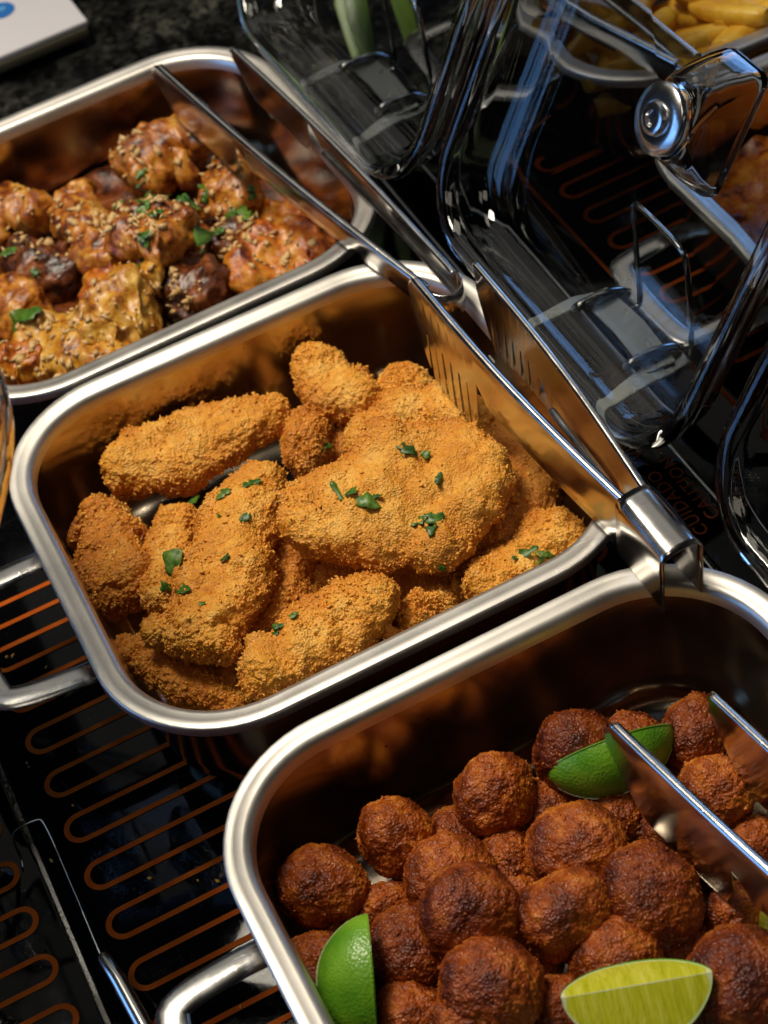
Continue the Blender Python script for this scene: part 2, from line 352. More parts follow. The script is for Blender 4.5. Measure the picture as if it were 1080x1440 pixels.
# ------------------------------------------------------------------ chafing dishes
PL, PW, PR = .354, .327, .085
RIMP = [(.0035, .0990), (.0020, .0975), (.0004, .0975), (0, .0985), (0, .1037), (.0004, .1047), (.0012, .105), (.0060, .1052), (.0066, .1049), (.0110, .1048), (.0130, .1043), (.0148, .1030), (.0160, .1008), (.0168, .0975), (.0172, .0950)]
RIMM = sweep_rrect('rim', PL, PW, PR, RIMP, cap_last=False)
def pan_mesh():
    prof = [(.0035, .0990), (.0145, .0975), (.0160, .093), (.0222, .03), (.0245, .014), (.0315, .005), (.044, .002), (.10, .0018)]
    outer = sweep_rrect('pan', PL, PW, PR, prof)
    prof = [(.0172, .0950), (.0176, .091), (.0183, .084), (.0187, .079), (.0235, .03), (.0255, .019), (.031, .0105), (.039, .0065), (.05, .0055), (.10, .005)]
    inner = sweep_rrect('pan_inner', PL, PW, PR, prof)
    bm = bmesh.new(); bm.from_mesh(outer)
    k = len(bm.faces); bm.from_mesh(inner); bm.faces.ensure_lookup_table()
    bm.to_mesh(outer); bm.free(); outer.shade_smooth(); return outer
PAN = pan_mesh()
TILT = math.radians(28.5); LV, LW, LR = .318, .33, .058
def lid_mesh():
    # profile (inset from the flange edge, depth): outside first, then back along the inside
    o_ = [(0, .0), (-.0008, .0025), (-.0006, .0060), (.0012, .0090), (.0042, .0112), (.0062, .0150), (.0078, .0215), (.0112, .0285), (.0165, .0340), (.0240, .0372), (.034, .0385), (.06, .039)]
    i_ = [(.06, .0352), (.0345, .0346), (.0275, .0330), (.0215, .0292), (.0172, .0235), (.0146, .0165), (.0130, .0095), (.0122, .0040), (.0105, .0006), (.0070, -.0012), (.0030, -.0010)]
    V, Fc = [], []; n = None
    prof = o_ + i_
    for ins, z in prof:
        p = rrect(LV-2*ins, LW-2*ins, LR-ins, 16, 8); n = len(p); V += [(x, y, z) for x, y in p]
    K = len(prof)
    for k in range(K):
        if k == len(o_)-1: continue
        a, b = k*n, ((k+1) % K)*n
        for i in range(n): j = (i+1) % n; Fc.append((a+i, a+j, b+j, b+i))
    Fc.append(tuple((len(o_)-1)*n+i for i in range(n))); Fc.append(tuple(len(o_)*n+i for i in range(n-1, -1, -1)))
    me = fixn(mesh('lid_shell', V, Fc, True, 55)); return me
LID = lid_mesh()
def knob_mesh():
    V, Fc, n = [], [], None
    lev = [(.034, .036, .018, .0375), (.040, .042, .0195, .042), (.046, .05, .018, .050), (.060, .062, .012, .062), (.074, .074, .010, .073), (.080, .080, .010, .0765), (.082, .082, .009, .080)]
    lev = [(.0392, .050, .050, .0249), (.0420, .050, .050, .0249), (.046, .054, .048, .020), (.056, .066, .046, .013), (.070, .080, .046, .010), (.080, .088, .046, .009), (.087, .089, .046, .009), (.0890, .086, .043, .007)]
    def shell(lv, flip):
        base = len(V); n = None
        for z, hw, wv, r in lv:
            p = rrect(wv, hw, min(r, wv/2-.0002, hw/2-.0002), 10, 4); n = len(p); V.extend((x, y, z) for x, y in p)
        fs = []
        for k in range(len(lv)-1):
            for i in range(n): j = (i+1) % n; fs.append((base+k*n+i, base+k*n+j, base+(k+1)*n+j, base+(k+1)*n+i))
        fs.append(tuple(base+i for i in range(n-1, -1, -1))); fs.append(tuple(base+(len(lv)-1)*n+i for i in range(n)))
        Fc.extend([tuple(reversed(f)) for f in fs] if flip else fs)
    shell(lev, False)
    t = .0042
    shell([(max(z, .0392+t) if z < .06 else min(z, .0890-t), hw-2*t, wv-2*t, max(r-t*.6, .003)) for z, hw, wv, r in lev[1:-1]], True)
    return mesh('lid_handle', V, Fc, True, 50)
KNOB = knob_mesh()
def disc_profile(name, prof, seg=36):
    V, Fc = [], []
    for r, z in prof: V += [(r*math.cos(2*math.pi*k/seg), r*math.sin(2*math.pi*k/seg), z) for k in range(seg)]
    for i in range(len(prof)-1):
        for k in range(seg): j = (k+1) % seg; Fc.append((i*seg+k, i*seg+j, (i+1)*seg+j, (i+1)*seg+k))
    Fc.append(tuple((len(prof)-1)*seg+k for k in range(seg)))
    return fixn(mesh(name, V, Fc, True, 40))
CAP = disc_profile('screw_cap', [(.0235, .0350), (.0235, .0330), (.0225, .0318), (.0120, .0296), (.0112, .0300), (.0106, .0280), (.0100, .0268), (.0085, .0262), (.0055, .0262), (.0050, .0282), (.001, .0282)])
def strip(name, pts, w, t, axis):
    """flat strap along points, width along the given axis"""
    A = Vector(axis).normalized(); P = [Vector(p) for p in pts]; V, Fc = [], []
    for i, p in enumerate(P):
        T = (P[min(i+1, len(P)-1)] - P[max(i-1, 0)]).normalized(); Nn = T.cross(A).normalized()
        ww = w[i] if isinstance(w, (list, tuple)) else w
        V += [p + A*ww/2 + Nn*t/2, p - A*ww/2 + Nn*t/2, p - A*ww/2 - Nn*t/2, p + A*ww/2 - Nn*t/2]
    for i in range(len(P)-1):
        for k in range(4): j = (k+1) % 4; Fc.append((4*i+k, 4*i+j, 4*i+4+j, 4*i+4+k))
    Fc += [(3, 2, 1, 0), tuple(4*(len(P)-1)+k for k in range(4))]
    me = fixn(mesh(name, V, Fc, False)); 
    bm = bmesh.new(); bm.from_mesh(me); bmesh.ops.bevel(bm, geom=bm.edges[:], offset=.0005, segments=2, affect='EDGES'); bm.to_mesh(me); bm.free(); me.shade_smooth(); me.set_sharp_from_angle(angle=.6); return me
hp = smooth_path([(-.158, .052, .060), (-.190, .054, .066), (-.228, .046, .067), (-.233, .034, .067), (-.236, .0, .067), (-.233, -.034, .067), (-.228, -.046, .067), (-.190, -.054, .066), (-.158, -.052, .060)], 2)
hp = smooth_path([(-.158, .052, .060), (-.175, .054, .0645), (-.226, .050, .067), (-.236, .040, .067), (-.238, -.040, .067), (-.226, -.050, .067), (-.175, -.054, .0645), (-.158, -.052, .060)], 2)
HANDLE = tube('handle', hp, 1, 14, flat=(.0095, .0024))
ARM1 = strip('hinge_arm', [(.158, .058, .078), (.19, .058, .088), (.225, .055, .0955), (.240, .052, .095)], [.009, .009, .011, .012], .003, (0, 1, 0))
ARM2 = strip('hinge_arm', [(.158, -.036, .078), (.19, -.036, .088), (.225, -.033, .0955), (.262, -.030, .092)], [.009, .010, .015, .012], .003, (0, 1, 0))
PLATE = strip('hinge_plate', [(.2385, .056, .0965), (.241, .012, .0985), (.2385, -.032, .0965)], .024, .002, (1, 0, .02))
LOOP = tube('wire_loop', smooth_path([(.216, 0, .095), (.219, 0, .101), (.240, 0, .103), (.256, 0, .099), (.262, 0, .094)], 2), .0034, 10)
BAIL = tube('wire_bail', smooth_path([(.252, .036, .088), (.264, .036, .088), (.266, .036, .094), (.266, .039, .135), (.2665, .041, .172), (.2665, .036, .178), (.2665, -.018, .178), (.2665, -.024, .172), (.266, -.028, .135), (.266, -.030, .094), (.264, -.030, .088), (.252, -.030, .088)], 2), .0021, 8)
def dish(loc, rz, label, dy=.0, hy=-.012, with_lid=True, with_pan=True, lidlabel=None):
    root = empty('chafing_dish', (*loc, 0), rz); tag(root, label, 'chafing dish', 'steel pans with hinged clear lids')
    if with_pan:
        pn = link('pan', PAN, M['pan'], root); link('rim', RIMM, M['rim'], pn)
        h = link('handle', HANDLE, M['rod'], root); h.location = (0, .012, 0)
    if with_lid:
        hg = empty('hinge', (0, hy, 0)); hg.parent = root
        link('hinge_plate', PLATE, M['hinge'], hg)
        link('hinge_arm', ARM1, M['hinge'], hg); link('hinge_arm', ARM2, M['hinge'], hg)
        for y in (.046, -.021): l = link('wire_loop', LOOP, M['wire'], hg); l.location = (0, y, 0)
        link('wire_bail', BAIL, M['wire'], hg)
        lid = link('lid', LID, M['clear'], root)
        e1 = Vector((0, -1, 0)); e2 = Vector((math.sin(TILT), 0, math.cos(TILT))); nn = Vector((math.cos(TILT), 0, -math.sin(TILT)))
        mm = Matrix((e1, e2, nn)).transposed().to_4x4(); mm.translation = Vector((.172, dy, RIM+.010)) + e2*LW/2
        lid.matrix_local = mm
        link('lid_handle', KNOB, M['clear'], lid); link('screw_cap', CAP, M['screw'], lid)
    return root
PA, PB, PC, PD, PE = (-.0128, .3328), (0, 0), (.0135, -.3405), (.524, .372), (.519, .030)
dish(PA, .0237, 'steel dish with clear lid standing open, farthest of the three pans, holding glazed chicken', .008, .0)
dish(PB, 0, 'steel dish with clear lid standing open, middle pan of the three, holding breaded chicken', .016)
dish(PC, .0004, 'steel dish with clear lid open at the right edge, nearest pan, holding meatballs and limes', .02)
dish(PD, 0, 'steel dish of potato fries at the top right, seen past a clear lid', with_lid=False)
dish(PE, 0, 'steel dish of brown stew at the right edge, seen through the clear lid', with_lid=False)
dish((-.511, -.0), 0, 'clear lid whose handle end pokes in at the left edge beside the middle pan', .0, with_pan=False)

# ------------------------------------------------------------------ tongs
def arm_mesh(L, w0, w1, head, side, slot):
    """one pressed-steel tong arm: x along its length (0 = joined end), z down from the top edge, y = side of the turned-over edges"""
    st = .0012; n = int(L/st)+1; rows = []; hs = .655*L
    for i in range(n+1):
        s = min(i*st, L); u = s/L
        if s < hs: b = w0 + (w1-w0)*min(1, u/.5)
        else: b = w1
        if .60 < u < .655: b = w1 - .012*math.sin((u-.60)/.055*math.pi*.5)
        if u >= .655:
            q = (u-.655)/.345
            b = head*(1 - .62*max(0, q-.70)**1.5/.3**1.5) * (.72 + .28*min(1, q/.08))
            k = (s-hs)/.0105
            if .06 < q < .80 and (k % 1) < .30: b = min(b, head*slot)
        top = 0.0
        if u > .965: top = .010*((u-.965)/.035)**2
        rows.append((s, top, max(b, top+.002)))
    V, Fc = [], []; K = 9
    for s, t, b in rows:
        u = s/L; bow = -.004*math.sin(math.pi*u)*side
        fl = .0048*side*(1 if u < .97 else .35)
        fb = (.0045*side if u < .58 else 0.0003*side)
        V += [(s, bow+fl, -t-.0002), (s, bow+fl*.45, -t+.0004), (s, bow+fl*.12, -t-.0003), (s, bow, -t-.0018)]
        for k in (1, 2): V.append((s, bow + .0012*side*0, -t-(b-t)*k/3))
        V += [(s, bow, -b+.0012), (s, bow+fb*.2, -b), (s, bow+fb, -b-.0002)]
    for i in range(n):
        for k in range(K-1): Fc.append((i*K+k, i*K+k+1, (i+1)*K+k+1, (i+1)*K+k))
    return fixn(mesh('arm', V, Fc, True, 50))
def socket_mesh(length, w, h):
    V, Fc = [], []; prof = [(-w/2, -h), (-w/2, -h*.3), (-w/2, -.006), (-w/2+.0015, -.0018), (-w/2+.006, 0), (0, .0006), (w/2-.006, 0), (w/2-.0015, -.0018), (w/2, -.006), (w/2, -h*.3), (w/2, -h)]
    st = [(.006, 1.0, 1), (.0, 1.02, 1), (-length*.5, 1.05, 1), (-length*.9, 1.1, 1.0), (-length, 1.16, 1.02)]
    for x, a, c in st: V += [(x, y*a, z*c) for y, z in prof]
    n = len(prof)
    for i in range(len(st)-1):
        for k in range(n-1): Fc.append((i*n+k, i*n+k+1, (i+1)*n+k+1, (i+1)*n+k))
    return fixn(mesh('joint', V, Fc, True, 55))
def bend_mesh(p0, p1, h, back):
    """thin springy bow joining the arm ends"""
    V, Fc = [], []; n = 20; c = (p0+p1)/2; a = (p0-p1)/2
    for k in range(n+1):
        t = math.pi*k/n; p = c + a*math.cos(t) + back*math.sin(t)
        V += [p, p + Vector((0, 0, -h*.5)), p + Vector((0, 0, -h))]
    for k in range(n): Fc += [(3*k, 3*k+3, 3*k+4, 3*k+1), (3*k+1, 3*k+4, 3*k+5, 3*k+2)]
    return fixn(mesh('spring_bend', V, Fc, True))
def solidify(o, t):
    md = o.modifiers.new('sheet', 'SOLIDIFY'); md.thickness = t; md.offset = 0
def frame(p, q, lean=0.0):
    x = (q-p).normalized(); z = (Vector((0, 0, 1)) - x*x.z).normalized(); y = z.cross(x)
    if lean: R = Matrix.Rotation(lean, 3, x); z = R @ z; y = R @ y
    mm = Matrix((x, y, z)).transposed().to_4x4(); mm.translation = p; return mm
def tongs(label, b1, t1, b2, t2, w0, w1, head, joint, slot=2.0, lean=(0, 0)):
    b1, t1, b2, t2 = map(Vector, (b1, t1, b2, t2)); o0 = (b1+b2)/2
    root = empty('serving_tongs', o0); tag(root, label, 'tongs', 'steel serving tongs laid across the pans')
    for k, (b, t) in enumerate(((b1, t1), (b2, t2))):
        L = (t-b).length; side = 1 if k == 0 else -1
        a = link('arm', arm_mesh(L, w0, w1[k] if isinstance(w1, tuple) else w1, head, side*-1, slot), M['tong'], root); a.matrix_local = Matrix.Translation(-o0) @ frame(b, t, lean[k]); solidify(a, .0011)
    ax = ((t1+t2)/2 - o0).normalized()
    if joint == 'socket':
        j = link('joint', socket_mesh(.046, (b1-b2).length+.0045, w0+.004), M['tong'], root)
        j.matrix_local = Matrix.Translation(-o0) @ frame(o0 + Vector((0, 0, .0012)), o0+ax); solidify(j, .0014)
    else:
        j = link('spring_bend', bend_mesh(b1-o0, b2-o0, w0, -ax*.016), M['tong'], root); solidify(j, .0012)
    return root
tongs('steel tongs on the far pan of glazed chicken, blades spread in a V', (.1335, .086, .127), (.0683, .4323, .145), (.160, .090, .127), (.1304, .4156, .145), .021, .022, .042, 'bend', 2.0)
tongs('slotted steel tongs gripping the breaded chicken, square joint on the nearest rim', (.1337, -.1774, .155), (.1154, .0662, .165), (.1519, -.1750, .155), (.1592, .0560, .165), .045, (.043, .058), .082, 'socket', .5)
tongs('steel tongs dipping into the meatballs, holding a lime wedge', (.1007, -.575, .165), (.0576, -.2739, .120), (.1280, -.575, .165), (.1176, -.2858, .120), .036, .042, .066, 'socket', 2.0)
tongs('steel tongs over the potato fries, behind the lid handle', (.4005, .190, .132), (.345, .44, .14), (.4215, .190, .132), (.400, .45, .14), .022, .020, .034, 'bend')

# measured placements (metres)
BREADED=[
 ([(-0.1121, 0.1157, 0.06, 0.0184), (-0.0849, 0.111, 0.06, 0.0281), (-0.053, 0.1096, 0.06, 0.0304), (-0.0157, 0.1073, 0.06, 0.024), (0.0103, 0.1061, 0.06, 0.0142), (0.0272, 0.1105, 0.06, 0.0077)], 0.017, 'long teardrop-shaped breaded chicken tender lying along the back wall of the middle pan'),
 ([(-0.1405, 0.1014, 0.05, 0.0118), (-0.1299, 0.0867, 0.05, 0.0213), (-0.1289, 0.0583, 0.05, 0.0242), (-0.1366, 0.0269, 0.05, 0.0248), (-0.1429, 0.0049, 0.05, 0.0133)], 0.019, 'stubby curled breaded chicken nugget nearest the left wall of the middle pan'),
 ([(-0.0087, 0.0336, 0.072, 0.0157), (-0.028, 0.0328, 0.072, 0.025), (-0.0539, 0.0054, 0.072, 0.0286), (-0.0784, -0.0247, 0.072, 0.03), (-0.1014, -0.0474, 0.072, 0.0286), (-0.1179, -0.0601, 0.072, 0.0195)], 0.016, 'long upright breaded chicken strip with flared foot, left of the big cutlet'),
 ([(-0.1367, -0.0346, 0.068, 0.0089), (-0.1177, -0.0427, 0.068, 0.0158), (-0.1027, -0.0662, 0.068, 0.0176), (-0.0924, -0.0858, 0.068, 0.0097)], 0.014, 'ragged breaded chicken end jutting left under the upright strip, with knobbly edge'),
 ([(-0.074, 0.06, 0.052, 0.0127), (-0.0926, 0.0362, 0.052, 0.0199), (-0.1073, 0.006, 0.052, 0.0185), (-0.1159, -0.013, 0.052, 0.0101)], 0.014, 'breaded chicken piece with three parsley scraps, tucked behind the upright strip'),
 ([(-0.1543, -0.0085, 0.04, 0.0092), (-0.1392, -0.035, 0.04, 0.0151), (-0.1221, -0.0669, 0.04, 0.0159), (-0.1018, -0.1009, 0.04, 0.0098)], 0.014, 'dark low breaded chicken strip in the near left corner of the middle pan'),
 ([(-0.0977, -0.1125, 0.066, 0.0105), (-0.0764, -0.1006, 0.066, 0.0222), (-0.0471, -0.0954, 0.066, 0.0253), (-0.0163, -0.0933, 0.066, 0.0235), (0.0044, -0.1, 0.066, 0.0166), (0.0095, -0.1039, 0.066, 0.0088)], 0.018, 'long breaded chicken tender lying along the front rim of the middle pan'),
 ([(-0.0315, -0.0269, 0.088, 0.015), (-0.006, -0.0266, 0.088, 0.0351), (0.0265, -0.0336, 0.088, 0.0482), (0.0585, -0.0418, 0.088, 0.0543), (0.0898, -0.0465, 0.088, 0.0463), (0.1181, -0.0521, 0.088, 0.0182)], 0.014, 'largest golden breaded cutlet filling the middle of the pan, with parsley on it'),
 ([(0.0452, 0.0376, 0.058, 0.0138), (0.0816, 0.045, 0.058, 0.0258), (0.1134, 0.0315, 0.058, 0.03), (0.137, 0.0033, 0.058, 0.0212)], 0.013, 'pale golden cutlet lying behind the largest one, under the tong tines'),
 ([(0.1335, 0.0189, 0.05, 0.0161), (0.137, -0.0232, 0.05, 0.021), (0.1243, -0.0529, 0.05, 0.0227), (0.0912, -0.0693, 0.05, 0.0245), (0.0585, -0.0716, 0.05, 0.0152)], 0.013, 'breaded chicken piece showing its brown edge beneath the large cutlets, beside the tongs'),
 ([(0.054, -0.1184, 0.055, 0.0098), (0.0875, -0.1059, 0.055, 0.0219), (0.1185, -0.1016, 0.055, 0.0251), (0.1451, -0.1012, 0.055, 0.0181)], 0.013, 'flat orange breaded chicken piece in the near right corner of the middle pan'),
 ([(0.005, -0.1058, 0.05, 0.0099), (0.0268, -0.103, 0.05, 0.0168), (0.0461, -0.1052, 0.05, 0.0109)], 0.013, 'small breaded chicken end showing beside the front tender'),
 ([(0.0364, -0.0699, 0.036, 0.0122), (0.0588, -0.0774, 0.036, 0.0193), (0.0775, -0.0916, 0.036, 0.0122)], 0.014, 'deep shaded breaded piece under the largest cutlet near the front rim'),
 ([(-0.0191, -0.0087, 0.045, 0.0156), (-0.0405, -0.0271, 0.045, 0.0235), (-0.0625, -0.0478, 0.045, 0.0222), (-0.0805, -0.06, 0.045, 0.01)], 0.015, 'dark brown breaded piece deep between the upright strip and front tender'),
 ([(0.0075, 0.0799, 0.05, 0.013), (0.0216, 0.0721, 0.05, 0.0249), (0.0384, 0.0631, 0.05, 0.0184)], 0.021, 'round breaded nugget behind the upright strip tip'),
 ([(0.0431, 0.1315, 0.064, 0.0122), (0.0581, 0.1211, 0.064, 0.0199), (0.0619, 0.0912, 0.064, 0.0208), (0.0738, 0.0663, 0.064, 0.0162), (0.0797, 0.0558, 0.064, 0.0075)], 0.017, 'crooked breaded chicken piece highest up against the back wall of the middle pan'),
 ([(0.0829, 0.0765, 0.055, 0.0098), (0.1038, 0.079, 0.055, 0.0187), (0.1233, 0.0784, 0.055, 0.0143)], 0.016, 'breaded chicken piece half hidden behind the tong tines'),
 ([(-0.0495, 0.0816, 0.032, 0.0163), (-0.0458, 0.0329, 0.032, 0.0213), (-0.0225, -0.0047, 0.032, 0.0178)], 0.014, 'breaded piece at the bottom, glimpsed behind the upright strip'),
 ([(-0.0002, -0.0246, 0.03, 0.0156), (0.0293, -0.051, 0.03, 0.0227), (0.0639, -0.0663, 0.03, 0.0175), (0.0992, -0.0603, 0.03, 0.0125)], 0.014, 'breaded piece at the bottom, glimpsed under the front of the largest cutlet'),
 ([(-0.025, -0.0178, 0.036, 0.0104), (-0.0076, -0.0256, 0.036, 0.0176), (0.0046, -0.0443, 0.036, 0.0103)], 0.014, 'small breaded piece in shadow left under the largest cutlet'),
 ([(-0.1063, -0.0472, 0.03, 0.0101), (-0.0957, -0.064, 0.03, 0.0151), (-0.0804, -0.0637, 0.03, 0.0091)], 0.012, 'small breaded piece in shadow below the foot of the upright strip'),
 ([(0.0319, 0.1135, 0.035, 0.0145), (0.0459, 0.0708, 0.035, 0.0198), (0.0887, 0.0665, 0.035, 0.0187)], 0.016, 'breaded piece at the bottom, glimpsed behind the round nugget'),
 ([(-0.085, -0.0369, 0.026, 0.0133), (-0.035, -0.0411, 0.026, 0.0185), (0.001, -0.0643, 0.026, 0.0153)], 0.014, 'breaded piece at the bottom beneath the front tender'),
 ([(0.1624, 0.0557, 0.03, 0.0144), (0.1606, -0.0092, 0.03, 0.0194), (0.1533, -0.0512, 0.03, 0.0158)], 0.016, 'shaded breaded piece against the right wall under the tongs'),
]
BALLS=[
  ((-0.1153, -0.2455, 0.048), 0.0258, 'meatball farthest left in the front pan, above the green lime wedge'),
  ((-0.0637, -0.2396, 0.05), 0.0236, 'meatball second from the left along the far side of the heap'),
  ((-0.0027, -0.2471, 0.055), 0.0245, 'tall meatball alone at the far edge, left of the lime on the tongs'),
  ((0.051, -0.2477, 0.055), 0.0265, 'meatball behind the lime wedge gripped by the tongs'),
  ((0.0857, -0.2536, 0.05), 0.0189, 'meatball peeping out between the tong blades at the back'),
  ((0.1185, -0.2711, 0.05), 0.0231, 'meatball farthest back, touching the far tong blade'),
  ((-0.0509, -0.2816, 0.052), 0.0247, 'meatball behind the centre one, partly covered by it'),
  ((-0.0543, -0.3178, 0.07), 0.0282, 'large meatball at the centre of the heap'),
  ((0.0184, -0.3045, 0.06), 0.027, 'meatball just below the gripped lime wedge'),
  ((-0.0101, -0.3407, 0.066), 0.0277, 'speckled meatball with pale crumbs right of the centre one'),
  ((0.0365, -0.3536, 0.066), 0.0285, 'big round meatball right under the near tong blade'),
  ((-0.0126, -0.2827, 0.04), 0.0184, 'small dark meatball sunk between three others in the middle'),
  ((0.0745, -0.378, 0.05), 0.0199, 'meatball at the right below the tong blade, beside the cut lime'),
  ((0.1059, -0.3092, 0.048), 0.0242, 'meatball between the two tong blades'),
  ((0.1362, -0.3048, 0.042), 0.0186, 'meatball in shade behind the far tong blade at the right'),
  ((0.1094, -0.2771, 0.035), 0.0155, 'low meatball in the gap between the tong blades'),
  ((-0.0916, -0.3104, 0.052), 0.0249, 'meatball right beside the upright green lime wedge'),
  ((-0.0655, -0.3617, 0.072), 0.0269, 'meatball in the nearest row, below the centre one'),
  ((0.0013, -0.3786, 0.058), 0.0257, 'meatball tucked behind the cut lime wedge'),
  ((0.0491, -0.4235, 0.068), 0.0303, 'big meatball in the near right corner'),
  ((-0.1372, -0.2912, 0.04), 0.0227, 'low meatball by the left wall behind the green lime wedge'),
  ((-0.1056, -0.3426, 0.05), 0.0212, 'meatball at the bottom edge right of the green lime'),
  ((-0.0854, -0.3704, 0.062), 0.0199, 'meatball cut off by the bottom edge under the nearest row'),
  ((-0.0875, -0.2702, 0.036), 0.0175, 'dark meatball low behind the green lime'),
  ((-0.0318, -0.2498, 0.036), 0.017, 'dark low meatball behind the partly covered one'),
  ((-0.0328, -0.3443, 0.044), 0.0208, 'meatball sunk between the nearest row and the speckled one'),
  ((-0.0346, -0.3794, 0.05), 0.021, 'meatball left of the cut lime wedge at the bottom'),
  ((0.0399, -0.3775, 0.04), 0.0191, 'shaded meatball low between cut lime and big round one'),
  ((0.055, -0.2871, 0.036), 0.0169, 'shaded meatball beneath the lime gripped by the tongs'),
  ((-0.0499, -0.2468, 0.03), 0.0196, 'hidden low meatball glimpsed behind the second row, left'),
  ((0.0209, -0.2563, 0.03), 0.0198, 'low meatball in shade left of the gripped lime'),
  ((0.0317, -0.3111, 0.028), 0.02, 'low meatball glimpsed left of the big round one'),
  ((-0.0224, -0.2998, 0.028), 0.0191, 'low meatball glimpsed right of the centre one'),
  ((-0.0738, -0.3105, 0.028), 0.0197, 'low meatball glimpsed below the centre one'),
  ((0.0749, -0.3101, 0.028), 0.0194, 'low meatball in the shade of the near tong blade'),
  ((0.0933, -0.3335, 0.03), 0.0191, 'low meatball under the near tong blade at the right'),
  ((0.0168, -0.3439, 0.028), 0.0188, 'low meatball glimpsed above the cut lime'),
  ((0.0557, -0.3771, 0.028), 0.0185, 'low meatball glimpsed right of the cut lime'),
  ((-0.118, -0.3094, 0.028), 0.0195, 'low meatball glimpsed right of the green lime at the bottom'),
  ((0.0877, -0.3899, 0.03), 0.0185, 'low meatball at the right edge under the clipped lime'),
  ((0.1102, -0.3438, 0.03), 0.0191, 'low meatball at the right edge under the tongs'),
  ((-0.0548, -0.3669, 0.03), 0.0198, 'low meatball at the bottom edge between two others'),
  ((-0.1135, -0.2689, 0.032), 0.0183, 'shaded low meatball right behind the top of the green lime'),
]
BRAISED=[
  ([(0.0102, 0.4059, 0.07, 0.0195), (0.0373, 0.4113, 0.07, 0.0317), (0.0709, 0.4166, 0.07, 0.0335), (0.0909, 0.3959, 0.07, 0.0212)], 0.022000000000000002, 0, 'glazed chicken piece topmost at the back of the heap, under the near tong blade'),
  ([(-0.0271, 0.4226, 0.07, 0.0166), (-0.0305, 0.3873, 0.07, 0.0252), (-0.0297, 0.3398, 0.07, 0.0261), (-0.0367, 0.3048, 0.07, 0.0157)], 0.0198, 0, 'upright chicken wing with browned skin left of the peanut-topped thigh'),
  ([(-0.0222, 0.3203, 0.08, 0.0215), (0.0017, 0.3131, 0.08, 0.0329), (0.0225, 0.298, 0.08, 0.0314), (0.0294, 0.2829, 0.08, 0.0156)], 0.022000000000000002, 0, 'chicken thigh topped with chopped peanuts and parsley in the middle of the back pan'),
  ([(0.0638, 0.3644, 0.064, 0.0194), (0.0804, 0.3521, 0.064, 0.0297), (0.0899, 0.3236, 0.064, 0.025)], 0.0198, 0, 'chicken piece with dark sauce right of the peanut-topped thigh'),
  ([(0.0396, 0.255, 0.052, 0.0199), (0.0723, 0.2612, 0.052, 0.0301), (0.1082, 0.2603, 0.052, 0.0259), (0.126, 0.2525, 0.052, 0.0129)], 0.013200000000000002, 2, 'flat orange saucy chicken piece in the near right corner of the back pan'),
  ([(-0.0859, 0.2495, 0.07, 0.0152), (-0.0587, 0.2535, 0.07, 0.0319), (-0.0318, 0.2485, 0.07, 0.0306), (-0.0182, 0.2435, 0.07, 0.0153)], 0.022000000000000002, 1, 'pale yellow roast chicken thigh near the front rim of the back pan'),
  ([(-0.0931, 0.4449, 0.062, 0.0227), (-0.0707, 0.4285, 0.062, 0.0286), (-0.0555, 0.4012, 0.062, 0.0224)], 0.0198, 0, 'chicken piece with peanuts at the left edge of the picture, far side'),
  ([(-0.0943, 0.3921, 0.055, 0.0193), (-0.0741, 0.3622, 0.055, 0.0294), (-0.0573, 0.3251, 0.055, 0.0217)], 0.0198, 3, 'dark sticky chicken piece left of the pale yellow thigh'),
  ([(-0.1229, 0.3453, 0.06, 0.0217), (-0.1054, 0.3183, 0.06, 0.0286), (-0.0892, 0.2973, 0.06, 0.0184)], 0.0187, 0, 'chicken piece at the left edge with parsley on it'),
  ([(-0.1202, 0.2933, 0.058, 0.0169), (-0.0985, 0.2642, 0.058, 0.0279), (-0.0695, 0.2258, 0.058, 0.0248), (-0.0442, 0.2173, 0.058, 0.011)], 0.0165, 1, 'chicken leg lying along the front rim with pale bone end'),
  ([(-0.1521, 0.2687, 0.055, 0.0181), (-0.1253, 0.2637, 0.055, 0.0223), (-0.1036, 0.2441, 0.055, 0.0138)], 0.015400000000000002, 2, 'orange chicken scrap under peanuts in the near left of the back pan'),
  ([(0.0013, 0.2832, 0.055, 0.02), (0.0152, 0.2587, 0.055, 0.0298), (0.0326, 0.2368, 0.055, 0.0183)], 0.0198, 3, 'very dark charred piece beside the pale yellow thigh'),
  ([(0.044, 0.3096, 0.05, 0.0161), (0.066, 0.3039, 0.05, 0.0248), (0.0881, 0.2982, 0.05, 0.0175)], 0.0176, 3, 'dark glazed chicken scrap in front of the orange piece'),
  ([(-0.0226, 0.2801, 0.07, 0.0141), (-0.0096, 0.2757, 0.07, 0.0184), (0.0025, 0.2767, 0.07, 0.0099)], 0.015400000000000002, 1, 'pale chicken knuckle at the lower end of the peanut-topped thigh'),
  ([(0.0955, 0.3316, 0.045, 0.0149), (0.1108, 0.3098, 0.045, 0.0222), (0.1241, 0.2844, 0.045, 0.0132)], 0.015400000000000002, 2, 'reddish chicken piece behind the near tong blade of the back pan'),
  ([(-0.059, 0.3, 0.06, 0.0143), (-0.0337, 0.2966, 0.06, 0.0186), (-0.0215, 0.2977, 0.06, 0.0129)], 0.015400000000000002, 2, 'reddish strip of chicken skin behind the pale yellow thigh'),
]
